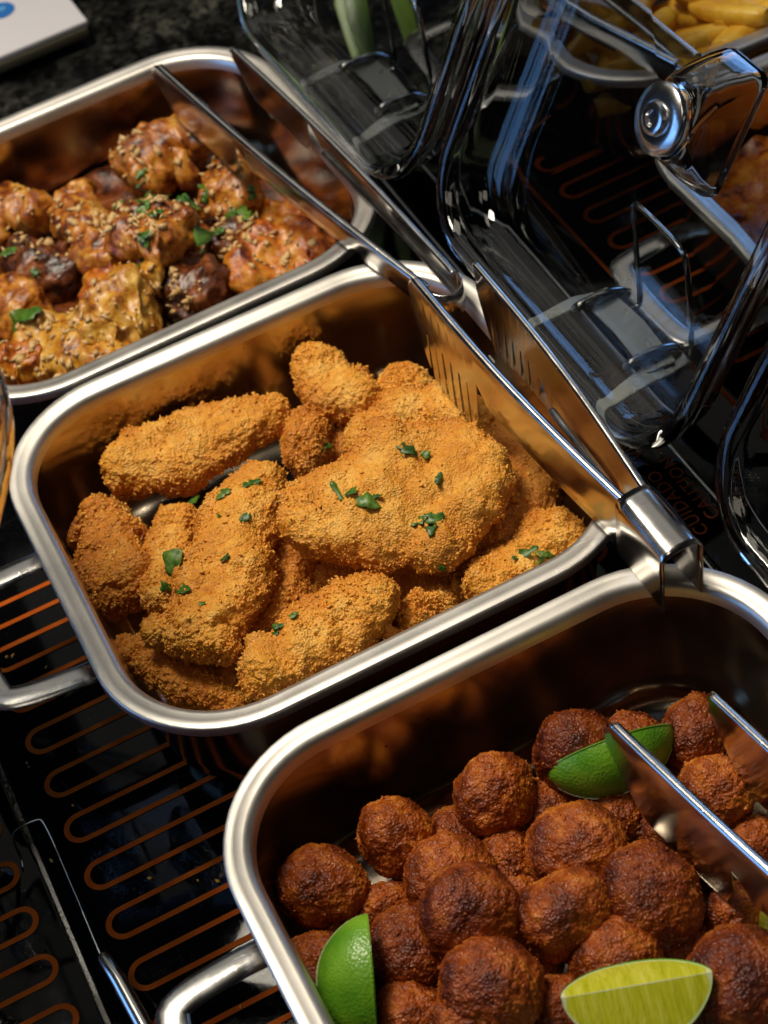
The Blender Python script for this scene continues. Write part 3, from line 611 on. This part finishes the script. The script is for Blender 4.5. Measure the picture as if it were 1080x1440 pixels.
HERBB=[
  ((-0.0727, 0.0669), 0.0222, 0.0044, 0.2),
  ((-0.0521, 0.0289), 0.0098, 0.0067, 1.2),
  ((-0.0328, 0.0258), 0.0116, 0.005, 0.1),
  ((-0.0172, 0.0072), 0.0169, 0.0067, -0.3),
  ((-0.0611, 0.0099), 0.0053, 0.0044, 0.6),
  ((-0.048, -0.0024), 0.0062, 0.005, 2.9699999999999998),
  ((-0.099, -0.0038), 0.016, 0.0111, 0.47),
  ((-0.1125, -0.0075), 0.0071, 0.0078, 2.37),
  ((-0.1046, -0.0299), 0.0116, 0.0089, 3.4699999999999998),
  ((-0.0716, -0.0245), 0.0062, 0.0039, 0),
  ((0.0304, 0.0575), 0.0089, 0.005, -0.3),
  ((0.0088, -0.0277), 0.0133, 0.005, 0.5),
  ((0.015, -0.0361), 0.008, 0.0056, 0.2),
  ((0.0199, -0.0472), 0.0178, 0.0067, 2.47),
  ((0.0291, -0.044), 0.0062, 0.0033, 2.87),
  ((0.0456, -0.0691), 0.0116, 0.0078, 2.5700000000000003),
  ((0.0477, -0.0748), 0.0151, 0.0056, -0.1),
  ((0.0537, -0.0731), 0.0089, 0.0078, -0.7),
  ((0.0622, -0.0221), 0.0124, 0.0067, 0.1),
  ((0.071, -0.0295), 0.0053, 0.005, 2.9699999999999998),
  ((0.0699, -0.0516), 0.008, 0.0044, 0.2),
  ((0.096, -0.1107), 0.0151, 0.0067, -0.2),
  ((0.1056, -0.1143), 0.0116, 0.0056, -0.4),
  ((0.1099, -0.113), 0.0062, 0.0056, 0.9),
  ((0.1205, -0.1255), 0.0062, 0.0039, 2.87),
  ((0.0432, -0.1342), 0.0062, 0.0056, 0.4),
  ((-0.0636, -0.0876), 0.0062, 0.0044, 0),
  ((-0.053, -0.0879), 0.0044, 0.0044, 0.5),
  ((-0.0672, -0.0892), 0.0062, 0.0033, -0.3),
  ((-0.0988, -0.0505), 0.004, 0.0039, 0.2),
  ((0.0447, -0.0963), 0.0044, 0.0033, 0.3),
]
HERBA=[
  ((0.0267, 0.385), 0.0078),
  ((-0.0919, 0.3739), 0.0089),
  ((-0.0872, 0.3352), 0.0078),
  ((-0.1108, 0.2923), 0.0189),
  ((-0.0099, 0.2875), 0.0144),
  ((0.0432, 0.2848), 0.0222),
  ((0.0413, 0.3075), 0.0122),
  ((0.0549, 0.3058), 0.0078),
  ((0.0784, 0.303), 0.0133),
  ((0.0139, 0.3411), 0.0144),
  ((0.0193, 0.3288), 0.0122),
  ((0.0133, 0.3046), 0.0089),
  ((0.0104, 0.3168), 0.0067),
  ((0.0624, 0.3412), 0.0089),
  ((-0.0051, 0.3384), 0.0067),
  ((-0.126, 0.2014), 0.01),
  ((-0.1364, 0.239), 0.0089),
  ((0.0916, 0.3195), 0.0078),
  ((0.0061, 0.4003), 0.0078),
]
PEANUT =[
  ((0.0129, 0.3232), 0.0167),
  ((0.0021, 0.3107), 0.0111),
  ((-0.0716, 0.3954), 0.0144),
  ((-0.0615, 0.3723), 0.0133),
  ((0.0662, 0.3578), 0.0189),
  ((-0.0812, 0.25), 0.0167),
  ((-0.0458, 0.2388), 0.0222),
  ((-0.1334, 0.2282), 0.0222),
  ((-0.118, 0.2088), 0.0278),
  ((-0.0221, 0.3488), 0.0111),
  ((-0.0001, 0.2533), 0.0089),
  ((0.0653, 0.3263), 0.0167),
  ((0.069, 0.2923), 0.0111),
  ((0.0861, 0.2496), 0.0111),
  ((0.0277, 0.4085), 0.0111),
  ((-0.1167, 0.2612), 0.0111),
]


# ------------------------------------------------------------------ food
def loft(spine, thick, seed, nr=100, ns=84, up=(.0, -.30, .95), lump=.0055, rag=.13):
    """flattened rounded body along a spine of (x, y, z, half width)"""
    sp = np.array(spine, float); t = np.linspace(0, 1, len(sp)); tt = np.linspace(0, 1, nr)
    X = np.stack([np.interp(tt, t, sp[:, k]) for k in range(4)], 1)
    for _ in range(14): X[1:-1] = (X[:-2] + 2*X[1:-1] + X[2:])/4
    T = np.gradient(X[:, :3], axis=0); T /= np.linalg.norm(T, axis=1, keepdims=True)
    upv = np.array(up); upv /= np.linalg.norm(upv)
    Sd = np.cross(T, upv); Sd /= np.linalg.norm(Sd, axis=1, keepdims=True); Nn = np.cross(Sd, T)
    r0, r1 = X[0, 3]*.8, X[-1, 3]*.8
    s = np.concatenate([[0], np.cumsum(np.linalg.norm(np.diff(X[:, :3], axis=0), axis=1))])
    # round the ends: extend by cap radii
    e0 = np.clip(s/max(r0, .004), 0, 1); e1 = np.clip((s[-1]-s)/max(r1, .004), 0, 1)
    cap = np.sqrt(np.clip(1-(1-e0)**2, 0, 1))*np.sqrt(np.clip(1-(1-e1)**2, 0, 1))
    rng = np.random.RandomState(seed); a = np.linspace(0, 2*np.pi, ns, endpoint=False)
    ca, sa = np.sign(np.cos(a))*np.abs(np.cos(a))**.92, np.sign(np.sin(a))*np.abs(np.sin(a))**1.0
    hw = X[:, 3]*cap; th = np.minimum(thick, X[:, 3]*.95)*cap
    for sg in (-1, 1):
        pq = X[:, :3] + Sd*sg*.05
        rg = 1 + rag*(vnoise(pq, 45, seed+sg) + .55*vnoise(pq, 110, seed+sg+4) + .3*vnoise(pq, 240, seed+sg+8))
        if sg < 0: hL = hw*rg
        else: hR = hw*rg
    hwa = np.where(ca[None] > 0, hR[:, None], hL[:, None]) * (1 - .0*ca[None])
    hwa = hwa*np.abs(ca)[None]**.6 + hw[:, None]*(1-np.abs(ca)[None]**.6)
    V = X[:, None, :3] + Sd[:, None]*(hwa*ca)[..., None] + Nn[:, None]*(th[:, None]*sa)[..., None]
    V = V.reshape(-1, 3)
    i, k = np.meshgrid(np.arange(nr-1), np.arange(ns), indexing='ij'); j = (k+1) % ns
    Fc = np.stack([i*ns+k, i*ns+j, (i+1)*ns+j, (i+1)*ns+k], -1).reshape(-1, 4)
    n = vnormals(V, Fc); c = V.mean(0)
    if ((V-c)*n).sum() < 0: Fc = Fc[:, ::-1]; n = -n
    # broad lumps
    global EDGE
    EDGE = np.broadcast_to(np.maximum(np.abs(ca)[None]**3, (1-cap[:, None])**1.5), (nr, ns)).reshape(-1)
    d = lump*vnoise(V, 34, seed) + lump*.5*vnoise(V, 85, seed+3)
    V = V + n*d[:, None]
    return V, Fc, vnormals(V, Fc)
def flakes(P, Nn, size, seed, flat=.55):
    """many tiny irregular crumbs (octahedra) sitting on the given surface points"""
    rng = np.random.RandomState(seed); n = len(P)
    base = np.array([(1, 0, 0), (-1, 0, 0), (0, 1, 0), (0, -1, 0), (0, 0, 1), (0, 0, -1)], float)
    tri = np.array([(0, 2, 4), (2, 1, 4), (1, 3, 4), (3, 0, 4), (2, 0, 5), (1, 2, 5), (3, 1, 5), (0, 3, 5)])
    q = rng.normal(size=(n, 4)); q /= np.linalg.norm(q, axis=1, keepdims=True); w, x, y, z = q.T
    Rm = np.stack([1-2*(y*y+z*z), 2*(x*y-w*z), 2*(x*z+w*y), 2*(x*y+w*z), 1-2*(x*x+z*z), 2*(y*z-w*x), 2*(x*z-w*y), 2*(y*z+w*x), 1-2*(x*x+y*y)], 1).reshape(n, 3, 3)
    sc = size*(.45+1.1*rng.rand(n, 1)**2)[:, None]*np.stack([.7+.8*rng.rand(n), .5+.5*rng.rand(n), flat*(.6+.6*rng.rand(n))], 1)[:, None, :]
    L = base[None]*sc*(0.75+.5*rng.rand(n, 6, 1)); V = np.einsum('nij,nkj->nki', Rm, L) + (P + Nn*size*.18)[:, None]
    Fc = (tri[None] + 6*np.arange(n)[:, None, None]).reshape(-1, 3)
    return V.reshape(-1, 3), Fc
FOOD = {'A': [], 'B': [], 'C': []}
def add_food(pan, V, Fc):
    FOOD[pan].append((V, Fc))
for k, (sp, th, lab) in enumerate(BREADED):
    V, Fc, n = loft(sp, th, 100+k*7, 150, 124)
    V = V + n*(.0022*vnoise(V, 75, k+1) + .0012*vnoise(V, 180, k) + .0018*(.45-worley(V, 400, k))*(.85+.4*np.clip(vnoise(V, 45, k+2)+.3+.8*EDGE, 0, 1.3)) + .0011*vnoise(V, 480, k+5))[:, None]
    n2 = vnormals(V, Fc)
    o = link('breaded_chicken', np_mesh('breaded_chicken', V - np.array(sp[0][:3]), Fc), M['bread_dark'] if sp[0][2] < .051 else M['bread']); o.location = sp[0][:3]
    ea = o.data.attributes.new('edge', 'FLOAT', 'POINT'); ea.data.foreach_set('value', EDGE.astype(np.float32))
    tag(o, lab, 'breaded chicken', 'breaded chicken pieces in the middle pan')
    rng = np.random.RandomState(k); wgt = np.clip(vnoise(V, 60, k+9)+.55+.9*EDGE, .12, 2)**1.5; idx = rng.choice(len(V), 2600, replace=False, p=wgt/wgt.sum())
    Vf, Ff = flakes(V[idx]-np.array(sp[0][:3]), n2[idx], .00125, k, .4)
    c = link('crumbs', np_mesh('crumbs', Vf, Ff, False), M['flake'], o); tag(c, kind='stuff')
    add_food('B', V, Fc)
# meatballs
def ico(sub):
    bm = bmesh.new(); bmesh.ops.create_icosphere(bm, subdivisions=sub, radius=1); V = np.array([v.co[:] for v in bm.verts]); Fc = np.array([[v.index for v in f.verts] for f in bm.faces]); bm.free(); return V, Fc
IV, IF = ico(6)
for k, (p, r, lab) in enumerate(BALLS):
    rng = np.random.RandomState(500+k)
    V = IV*r*np.array([1.06, .98+.08*rng.rand(), .90+.12*rng.rand()]); off = rng.rand(3)*3
    n = IV; Q = V+off
    V = V + n*(.0038*vnoise(Q, 30, k) + .0014*vnoise(Q, 90, k) - .0008*np.abs(vnoise(Q, 150, k+2)) + .0008*vnoise(Q, 260, k) + .0012*(.45-worley(Q, 420, k)) + .0006*vnoise(Q, 800, k))[:, None]
    e = Euler(rng.rand(3)*6.28).to_matrix(); V = V @ np.array(e).T
    o = link('meatball', np_mesh('meatball', V, IF), M['ball']); o.location = p
    tag(o, 'fried brown ' + lab, 'meatball', 'fried meatballs in the nearest pan')
    n2 = vnormals(V, IF); idx = rng.choice(len(V), 260, replace=False)
    Vf, Ff = flakes(V[idx], n2[idx], .0010, k, .4)
    c = link('crumbs', np_mesh('crumbs', Vf, Ff, False), M['ball_fleck'], o); tag(c, kind='stuff')
    add_food('C', V+np.array(p), IF)
# braised chicken
for k, (sp, th, mi, lab) in enumerate(BRAISED):
    V, Fc, n = loft(sp, th, 900+k*5, 90, 64, lump=.0075, rag=.22)
    V = V + n*(.0022*vnoise(V, 120, k) - .0030*np.abs(vnoise(V*np.array([1, .5, 1]), 80, k+1)) + .0008*(.5-worley(V, 260, k)) + .0006*vnoise(V, 380, k))[:, None]
    o = link('glazed_chicken', np_mesh('glazed_chicken', V-np.array(sp[0][:3]), Fc), M['br%d' % mi]); o.location = sp[0][:3]
    tag(o, lab, 'glazed chicken', 'glazed chicken pieces in the far pan')
    add_food('A', V, Fc)
def sauce(pan, rz, z, name, label, mt, seed):
    n = 70; xs = np.linspace(-1, 1, n); V = []
    for yy in xs:
        for xx in xs:
            # squircle map into the pan's floor
            f = 1/max(1e-6, (abs(xx)**4+abs(yy)**4)**.25)*max(abs(xx), abs(yy)) if (xx or yy) else 1
            V.append((xx*f*.149, yy*f*.136, 0))
    V = np.array(V); V[:, 2] = .006*vnoise(V, 30, seed) + .003*vnoise(V, 90, seed)
    i, k = np.meshgrid(np.arange(n-1), np.arange(n-1), indexing='ij'); Fc = np.stack([i*n+k, i*n+k+1, (i+1)*n+k+1, (i+1)*n+k], -1).reshape(-1, 4)
    o = link(name, np_mesh(name, V, Fc), mt); o.location = (*pan, z); o.rotation_euler.z = rz; tag(o, label, 'sauce', kind='stuff'); return V, Fc
v, f = sauce(PA, .0237, .04, 'pan_sauce', 'dark glossy sauce pooled between the glazed chicken pieces', M['sauce'], 3)
add_food('A', v+np.array([*PA, .04]), f)
sauce(PE, 0, .05, 'brown_stew', 'rust brown stew in the pan at the right edge', M['br2'], 9)
BV = {}; OWN = {}
for p in FOOD:
    if p == 'C': continue
    vs, fs, off, OWN[p] = [], [], 0, []
    for q, (V, Fc) in enumerate(FOOD[p]): vs.append(V); fs += (Fc+off).tolist(); off += len(V); OWN[p] += [q]*len(Fc)
    BV[p] = BVHTree.FromPolygons(np.concatenate(vs).tolist(), fs)
def drop(pan, x, y):
    h = BV[pan].ray_cast(Vector((x, y, .3)), Vector((0, 0, -1)))
    global HIT
    HIT = OWN[pan][h[2]] if h[0] else -1
    return (h[0], h[1]) if h[0] else (Vector((x, y, .05)), Vector((0, 0, 1)))
# chopped parsley
def herb_mesh(l, w, seed):
    rng = random.Random(seed); n = 8; V, Fc = [], []
    for i in range(n+1):
        u = i/n; b = w/2*math.sin(math.pi*min(1, max(.04, u)))**.6*(1+1.1*(rng.random()-.5)); c = .15*l*math.sin(u*3+seed)
        zz = l*rng.uniform(.02, .16)*math.sin(u*math.pi+seed) + .0006*rng.random()
        V += [(l*(u-.5), c-b, zz+.22*b*rng.random()), (l*(u-.5), c, zz-.12*b), (l*(u-.5), c+b*(.8+.4*rng.random()), zz+.3*b)]
    for i in range(n): Fc += [(3*i, 3*i+3, 3*i+4, 3*i+1), (3*i+1, 3*i+4, 3*i+5, 3*i+2)]
    return mesh('parsley_scrap', V, Fc, True)
ON = {'B': ['breaded tender along the back wall', 'stubby nugget by the left wall', 'upright breaded strip', 'ragged end under the upright strip', 'breaded piece tucked behind the upright strip', 'low strip in the near left corner', 'breaded tender along the front rim', 'largest breaded cutlet', 'pale cutlet behind the largest one', 'brown edged piece beside the tongs', 'flat piece in the near right corner'],
      'A': ['topmost glazed chicken piece', 'upright glazed wing', 'peanut-topped glazed thigh', 'dark sauced piece right of the thigh', 'flat orange saucy chicken piece', 'pale yellow roast thigh', 'glazed piece at the far left edge', 'dark sticky piece on the left', 'glazed piece at the left edge', 'chicken leg along the front rim', 'orange scrap in the near left', 'very dark charred piece']}
def herb(pan, x, y, l, w, rot, seed, label, group):
    p, nn = drop(pan, x, y)
    label = 'chopped green parsley scrap on the ' + (ON[pan][HIT] if 0 <= HIT < len(ON[pan]) else ('shaded breaded pieces of the middle pan' if pan == 'B' else 'sauce and small pieces of the far pan'))
    if nn.z < 0: nn = -nn
    nn = (nn + Vector((0, 0, .6))).normalized()
    o = link('parsley_scrap', herb_mesh(l, w, seed), M['herb']); sd = o.modifiers.new('leaf', 'SOLIDIFY'); sd.thickness = .0003
    o.rotation_mode = 'QUATERNION'; o.rotation_quaternion = nn.to_track_quat('Z', 'X') @ Euler((0, 0, rot)).to_quaternion()
    o.location = p + nn*.0012; tag(o, label, 'parsley', group)
for k, ((x, y), l, w, rot) in enumerate(HERBB):
    herb('B', x, y, max(l*1.2, .005), max(w*1.1, .003), -rot+.5, k, 'small chopped green parsley scrap lying on the breaded chicken', 'parsley scraps on the breaded chicken')
rr = random.Random(4)
for k, ((x, y), l) in enumerate(HERBA):
    for q in range(4 if l > .009 else 2):
        herb('A', x+rr.uniform(-.005, .005)*q, y+rr.uniform(-.005, .005)*q, l*(1.5-.26*q), l*.65, rr.uniform(0, 6), 40+k*3+q, 'chopped green parsley scrap lying on the glazed chicken', 'parsley scraps on the glazed chicken')
# chopped peanuts: uncountable crumbs
pp, nn_ = [], []
for k, ((x, y), r) in enumerate(PEANUT):
    for q in range(38):
        a, d = rr.uniform(0, 6.28), r*2.3*rr.random()**.75; p, nv = drop('A', x+d*math.cos(a), y+d*math.sin(a)); pp.append(p[:]); nn_.append(nv[:])
Vf, Ff = flakes(np.array(pp), np.array(nn_), .0040, 77, .45)
o = link('chopped_peanuts', np_mesh('chopped_peanuts', Vf, Ff, False), M['peanut']); tag(o, 'pale chopped peanuts sprinkled over the glazed chicken', 'peanuts', kind='stuff')
rc = np.random.RandomState(5)
cp = np.stack([rc.uniform(-.25, .21, 46), rc.uniform(-.36, .15, 46), np.full(46, .0006)], 1); cp[:14, 0] = rc.uniform(-.25, -.19, 14)
Vf, Ff = flakes(cp, np.tile([0, 0, 1.0], (46, 1)), .0017, 9, .5)
o = link('loose_crumbs', np_mesh('loose_crumbs', Vf, Ff, False), M['flake']); tag(o, 'loose fried crumbs fallen on the black glass plate', 'crumbs', kind='stuff')
# limes
def lime_wedge(label, loc, rot, L=.031, R=.026, half=math.radians(45)):
    """wedge of a lime: long axis x, core at the origin, skin towards +z"""
    nu, nv = 36, 24; V, Fc = [], []
    def prof(u): 
        x = -math.cos(math.pi*u); return x*L*(1+.10*abs(x)**6), R*max(0, 1-abs(x)**2.3)**.5
    for i in range(nu+1):
        x, r = prof(i/nu)
        for j in range(nv+1): t = -half+2*half*j/nv; V.append((x, r*math.sin(t), r*math.cos(t)))
    for i in range(nu):
        for j in range(nv): a = i*(nv+1)+j; Fc.append((a, a+1, a+nv+2, a+nv+1))
    root = empty('lime_wedge', loc); tag(root, label, 'lime wedge', 'lime wedges among the meatballs'); root.rotation_euler = rot
    link('skin', fixn(mesh('skin', V, Fc, True)), M['limeskin'], root)
    for s in (-1, 1):
        W_, F2, rad = [], [], []; nk = 14
        for i in range(nu+1):
            x, r = prof(i/nu)
            for k in range(nk+1):
                q = k/nk; rr_ = r*q; bul = .0012*math.sin(math.pi*q)*(r/R)
                W_.append((x*(1-.02*(1-q)), s*(rr_*math.sin(half)) + s*bul*math.cos(half)*1.0, rr_*math.cos(half) - bul*math.sin(half)*0 + .001))
                dd = min(r*(1-q), max(0, L*1.10-abs(x))*1.1)/.0022; rad.append(max(1-.12*min(dd, 3), .93 if k == 0 else 0))
        for i in range(nu):
            for k in range(nk): a = i*(nk+1)+k; F2.append((a, a+1, a+nk+2, a+nk+1))
        me = fixn(mesh('flesh', W_, F2, True))
        at_ = me.attributes.new('rad', 'FLOAT', 'POINT'); at_.data.foreach_set('value', rad[:len(me.vertices)])
        link('flesh', me, M['limeflesh'], root)
    return root
def orient(xdir, zdir):
    x = Vector(xdir).normalized(); z = Vector(zdir); z = (z - x*z.dot(x)).normalized(); y = z.cross(x)
    return Matrix((x, y, z)).transposed().to_euler()
CD = -F_
lime_wedge('bright green lime wedge standing skin side out near the left wall', (-.1160, -.3215, .062), orient(U_*1.0 - R_*.08, CD*.75 - R_*.75 + Vector((0, 0, .1))), .034, .030)
lime_wedge('dark green lime wedge held between the tong blades', Vector((.0600, -.2840, .090)) - CD*.040, orient(R_*.93 + U_*.34, CD*.9 - U_*.42), .036, .027)
lime_wedge('cut lime wedge with yellow green flesh facing up, in the foreground', (-.0050, -.4120, .104), orient(R_*.985 + U_*.17, -CD*.72 - U_*.69), .0350, .031, math.radians(50))
lime_wedge('cut lime wedge clipped by the right edge of the picture', (.0865, -.3945, .074), orient(U_*.95 + R_*.2, -CD*.8 + R_*.6), .019, .017)
# potato fries
FR = []
for k in range(7):
    rng = random.Random(k); L = .06+.035*rng.random(); w = .0085+.002*rng.random(); V, Fc = [], []; n = 14
    bx_, by_ = rng.uniform(-.006, .006), rng.uniform(-.004, .004)
    for i in range(n+1):
        u = i/n; tp = (.72+.28*math.sin(math.pi*u)**.4); c = (bx_*math.sin(math.pi*u), by_*math.sin(2*u))
        for a, b in ((1, .55), (.55, 1), (-.55, 1), (-1, .55), (-1, -.55), (-.55, -1), (.55, -1), (1, -.55)):
            V.append((L*(u-.5), c[0]+a*w*tp*(1+.08*rng.uniform(-1, 1)), c[1]+b*w*.9*tp*(1+.08*rng.uniform(-1, 1))))
    for i in range(n):
        for q in range(8): j = (q+1) % 8; Fc.append((i*8+q, i*8+j, i*8+8+j, i*8+8+q))
    Fc += [tuple(range(7, -1, -1)), tuple(n*8+q for q in range(8))]
    FR.append(fixn(mesh('potato_fry', V, Fc, True, 70)))
rng = random.Random(21); nf = 0
for k in range(84):
    x = rng.uniform(.385, .60); y = rng.uniform(.235, .43); z = rng.uniform(.062, .106)
    o = link('potato_fry', FR[k % 7], M['fry']); o.location = (x, y, z); o.rotation_euler = (rng.uniform(-.5, .5), rng.uniform(-.35, .35), rng.uniform(0, 6.28))
    tag(o, 'thick golden potato fry ' + ('left of the fry tongs, seen through the clear lid' if x < .41 else 'between the fry tongs and the front rim of its pan' if y < .29 and x < .46 else 'near the front rim in the top right corner' if y < .30 else 'deeper in the heap beyond the fry tongs'), 'potato fry', 'potato fries in the pan at the top right')

# ------------------------------------------------------------------ small things on the counter
cr = empty('sign_card', (.004, .772, .006), math.radians(1.5)); tag(cr, 'white sign card with a blue round logo at the top left corner', 'sign')
c0 = link('card', box('card', .30, .14, .006, .001), M['card'], cr); c0.location = (-.072, .014, .012)
c1 = link('card_back', box('card_back', .298, .138, .010, .001), M['cardedge'], cr); c1.location = (-.073, .012, .0035)
d = link('logo', disc_profile('logo', [(.0135, 0), (.0135, .0006)]), M['blue'], cr); d.location = (.0160, .0155, .0152)
d2 = link('logo_mark', disc_profile('logo_mark', [(.004, 0), (.004, .0005)], 16), M['bluelight'], cr); d2.location = (.0175, .0165, .0160)
# spoon handle and loose wire at the lower left
sp = empty('serving_spoon', (-.2395, -.2034, .0)); tag(sp, 'plain steel spoon handle pointing up from the bottom left corner', 'spoon')
link('spoon_handle', tube('spoon_handle', [(-.003, .001, .020), (-.0025, -.003, .0205), (.0, -.02, .020), (.003, -.06, .018), (.006, -.12, .016), (.009, -.2, .014)], [.0028, .0042, .0048, .0052, .0056, .006], 12), M['rod'], sp)
bw = link('wire_hook', tube('wire_hook', smooth_path([(-.2665, -.108, .002), (-.2645, -.1, .002), (-.2655, -.084, .002), (-.262, -.0795, .002), (-.247, -.0795, .002), (-.2435, -.083, .002), (-.2435, -.125, .002), (-.2445, -.22, .002)], 2), .0006, 6), M['wire']); tag(bw, 'thin bent steel wire lying between the coil prints at the lower left', 'wire')
wb = link('ceramic_clip', box('ceramic_clip', .022, .014, .018, .003), M['white']); wb.location = (-.1800, -.318, .0095); wb.rotation_euler.z = .2; tag(wb, 'small white clip beside the nearest pan at the bottom', 'clip')
# leafy stems behind the far dish
pt = empty('leaf_plant', (.30, .66, -.006)); tag(pt, 'long green leaf blades seen through the farthest clear lid', 'plant')
for k, (a, b, c) in enumerate([((-.055, -.25, .01), (-.02, -.13, .10), (.05, .0, .17)), ((.02, -.16, .01), (.03, -.1, .09), (.10, .02, .2)), ((-.04, -.16, .01), (.0, -.06, .09), (.06, .1, .2))]):
    P = smooth_path([a, b, c], 3); link('leaf', tube('leaf', P, [1.2*math.sin(math.pi*(.12+.86*i/(len(P)-1))) for i in range(len(P))], 8, flat=(.008, .0012)), M['leaf'], pt)
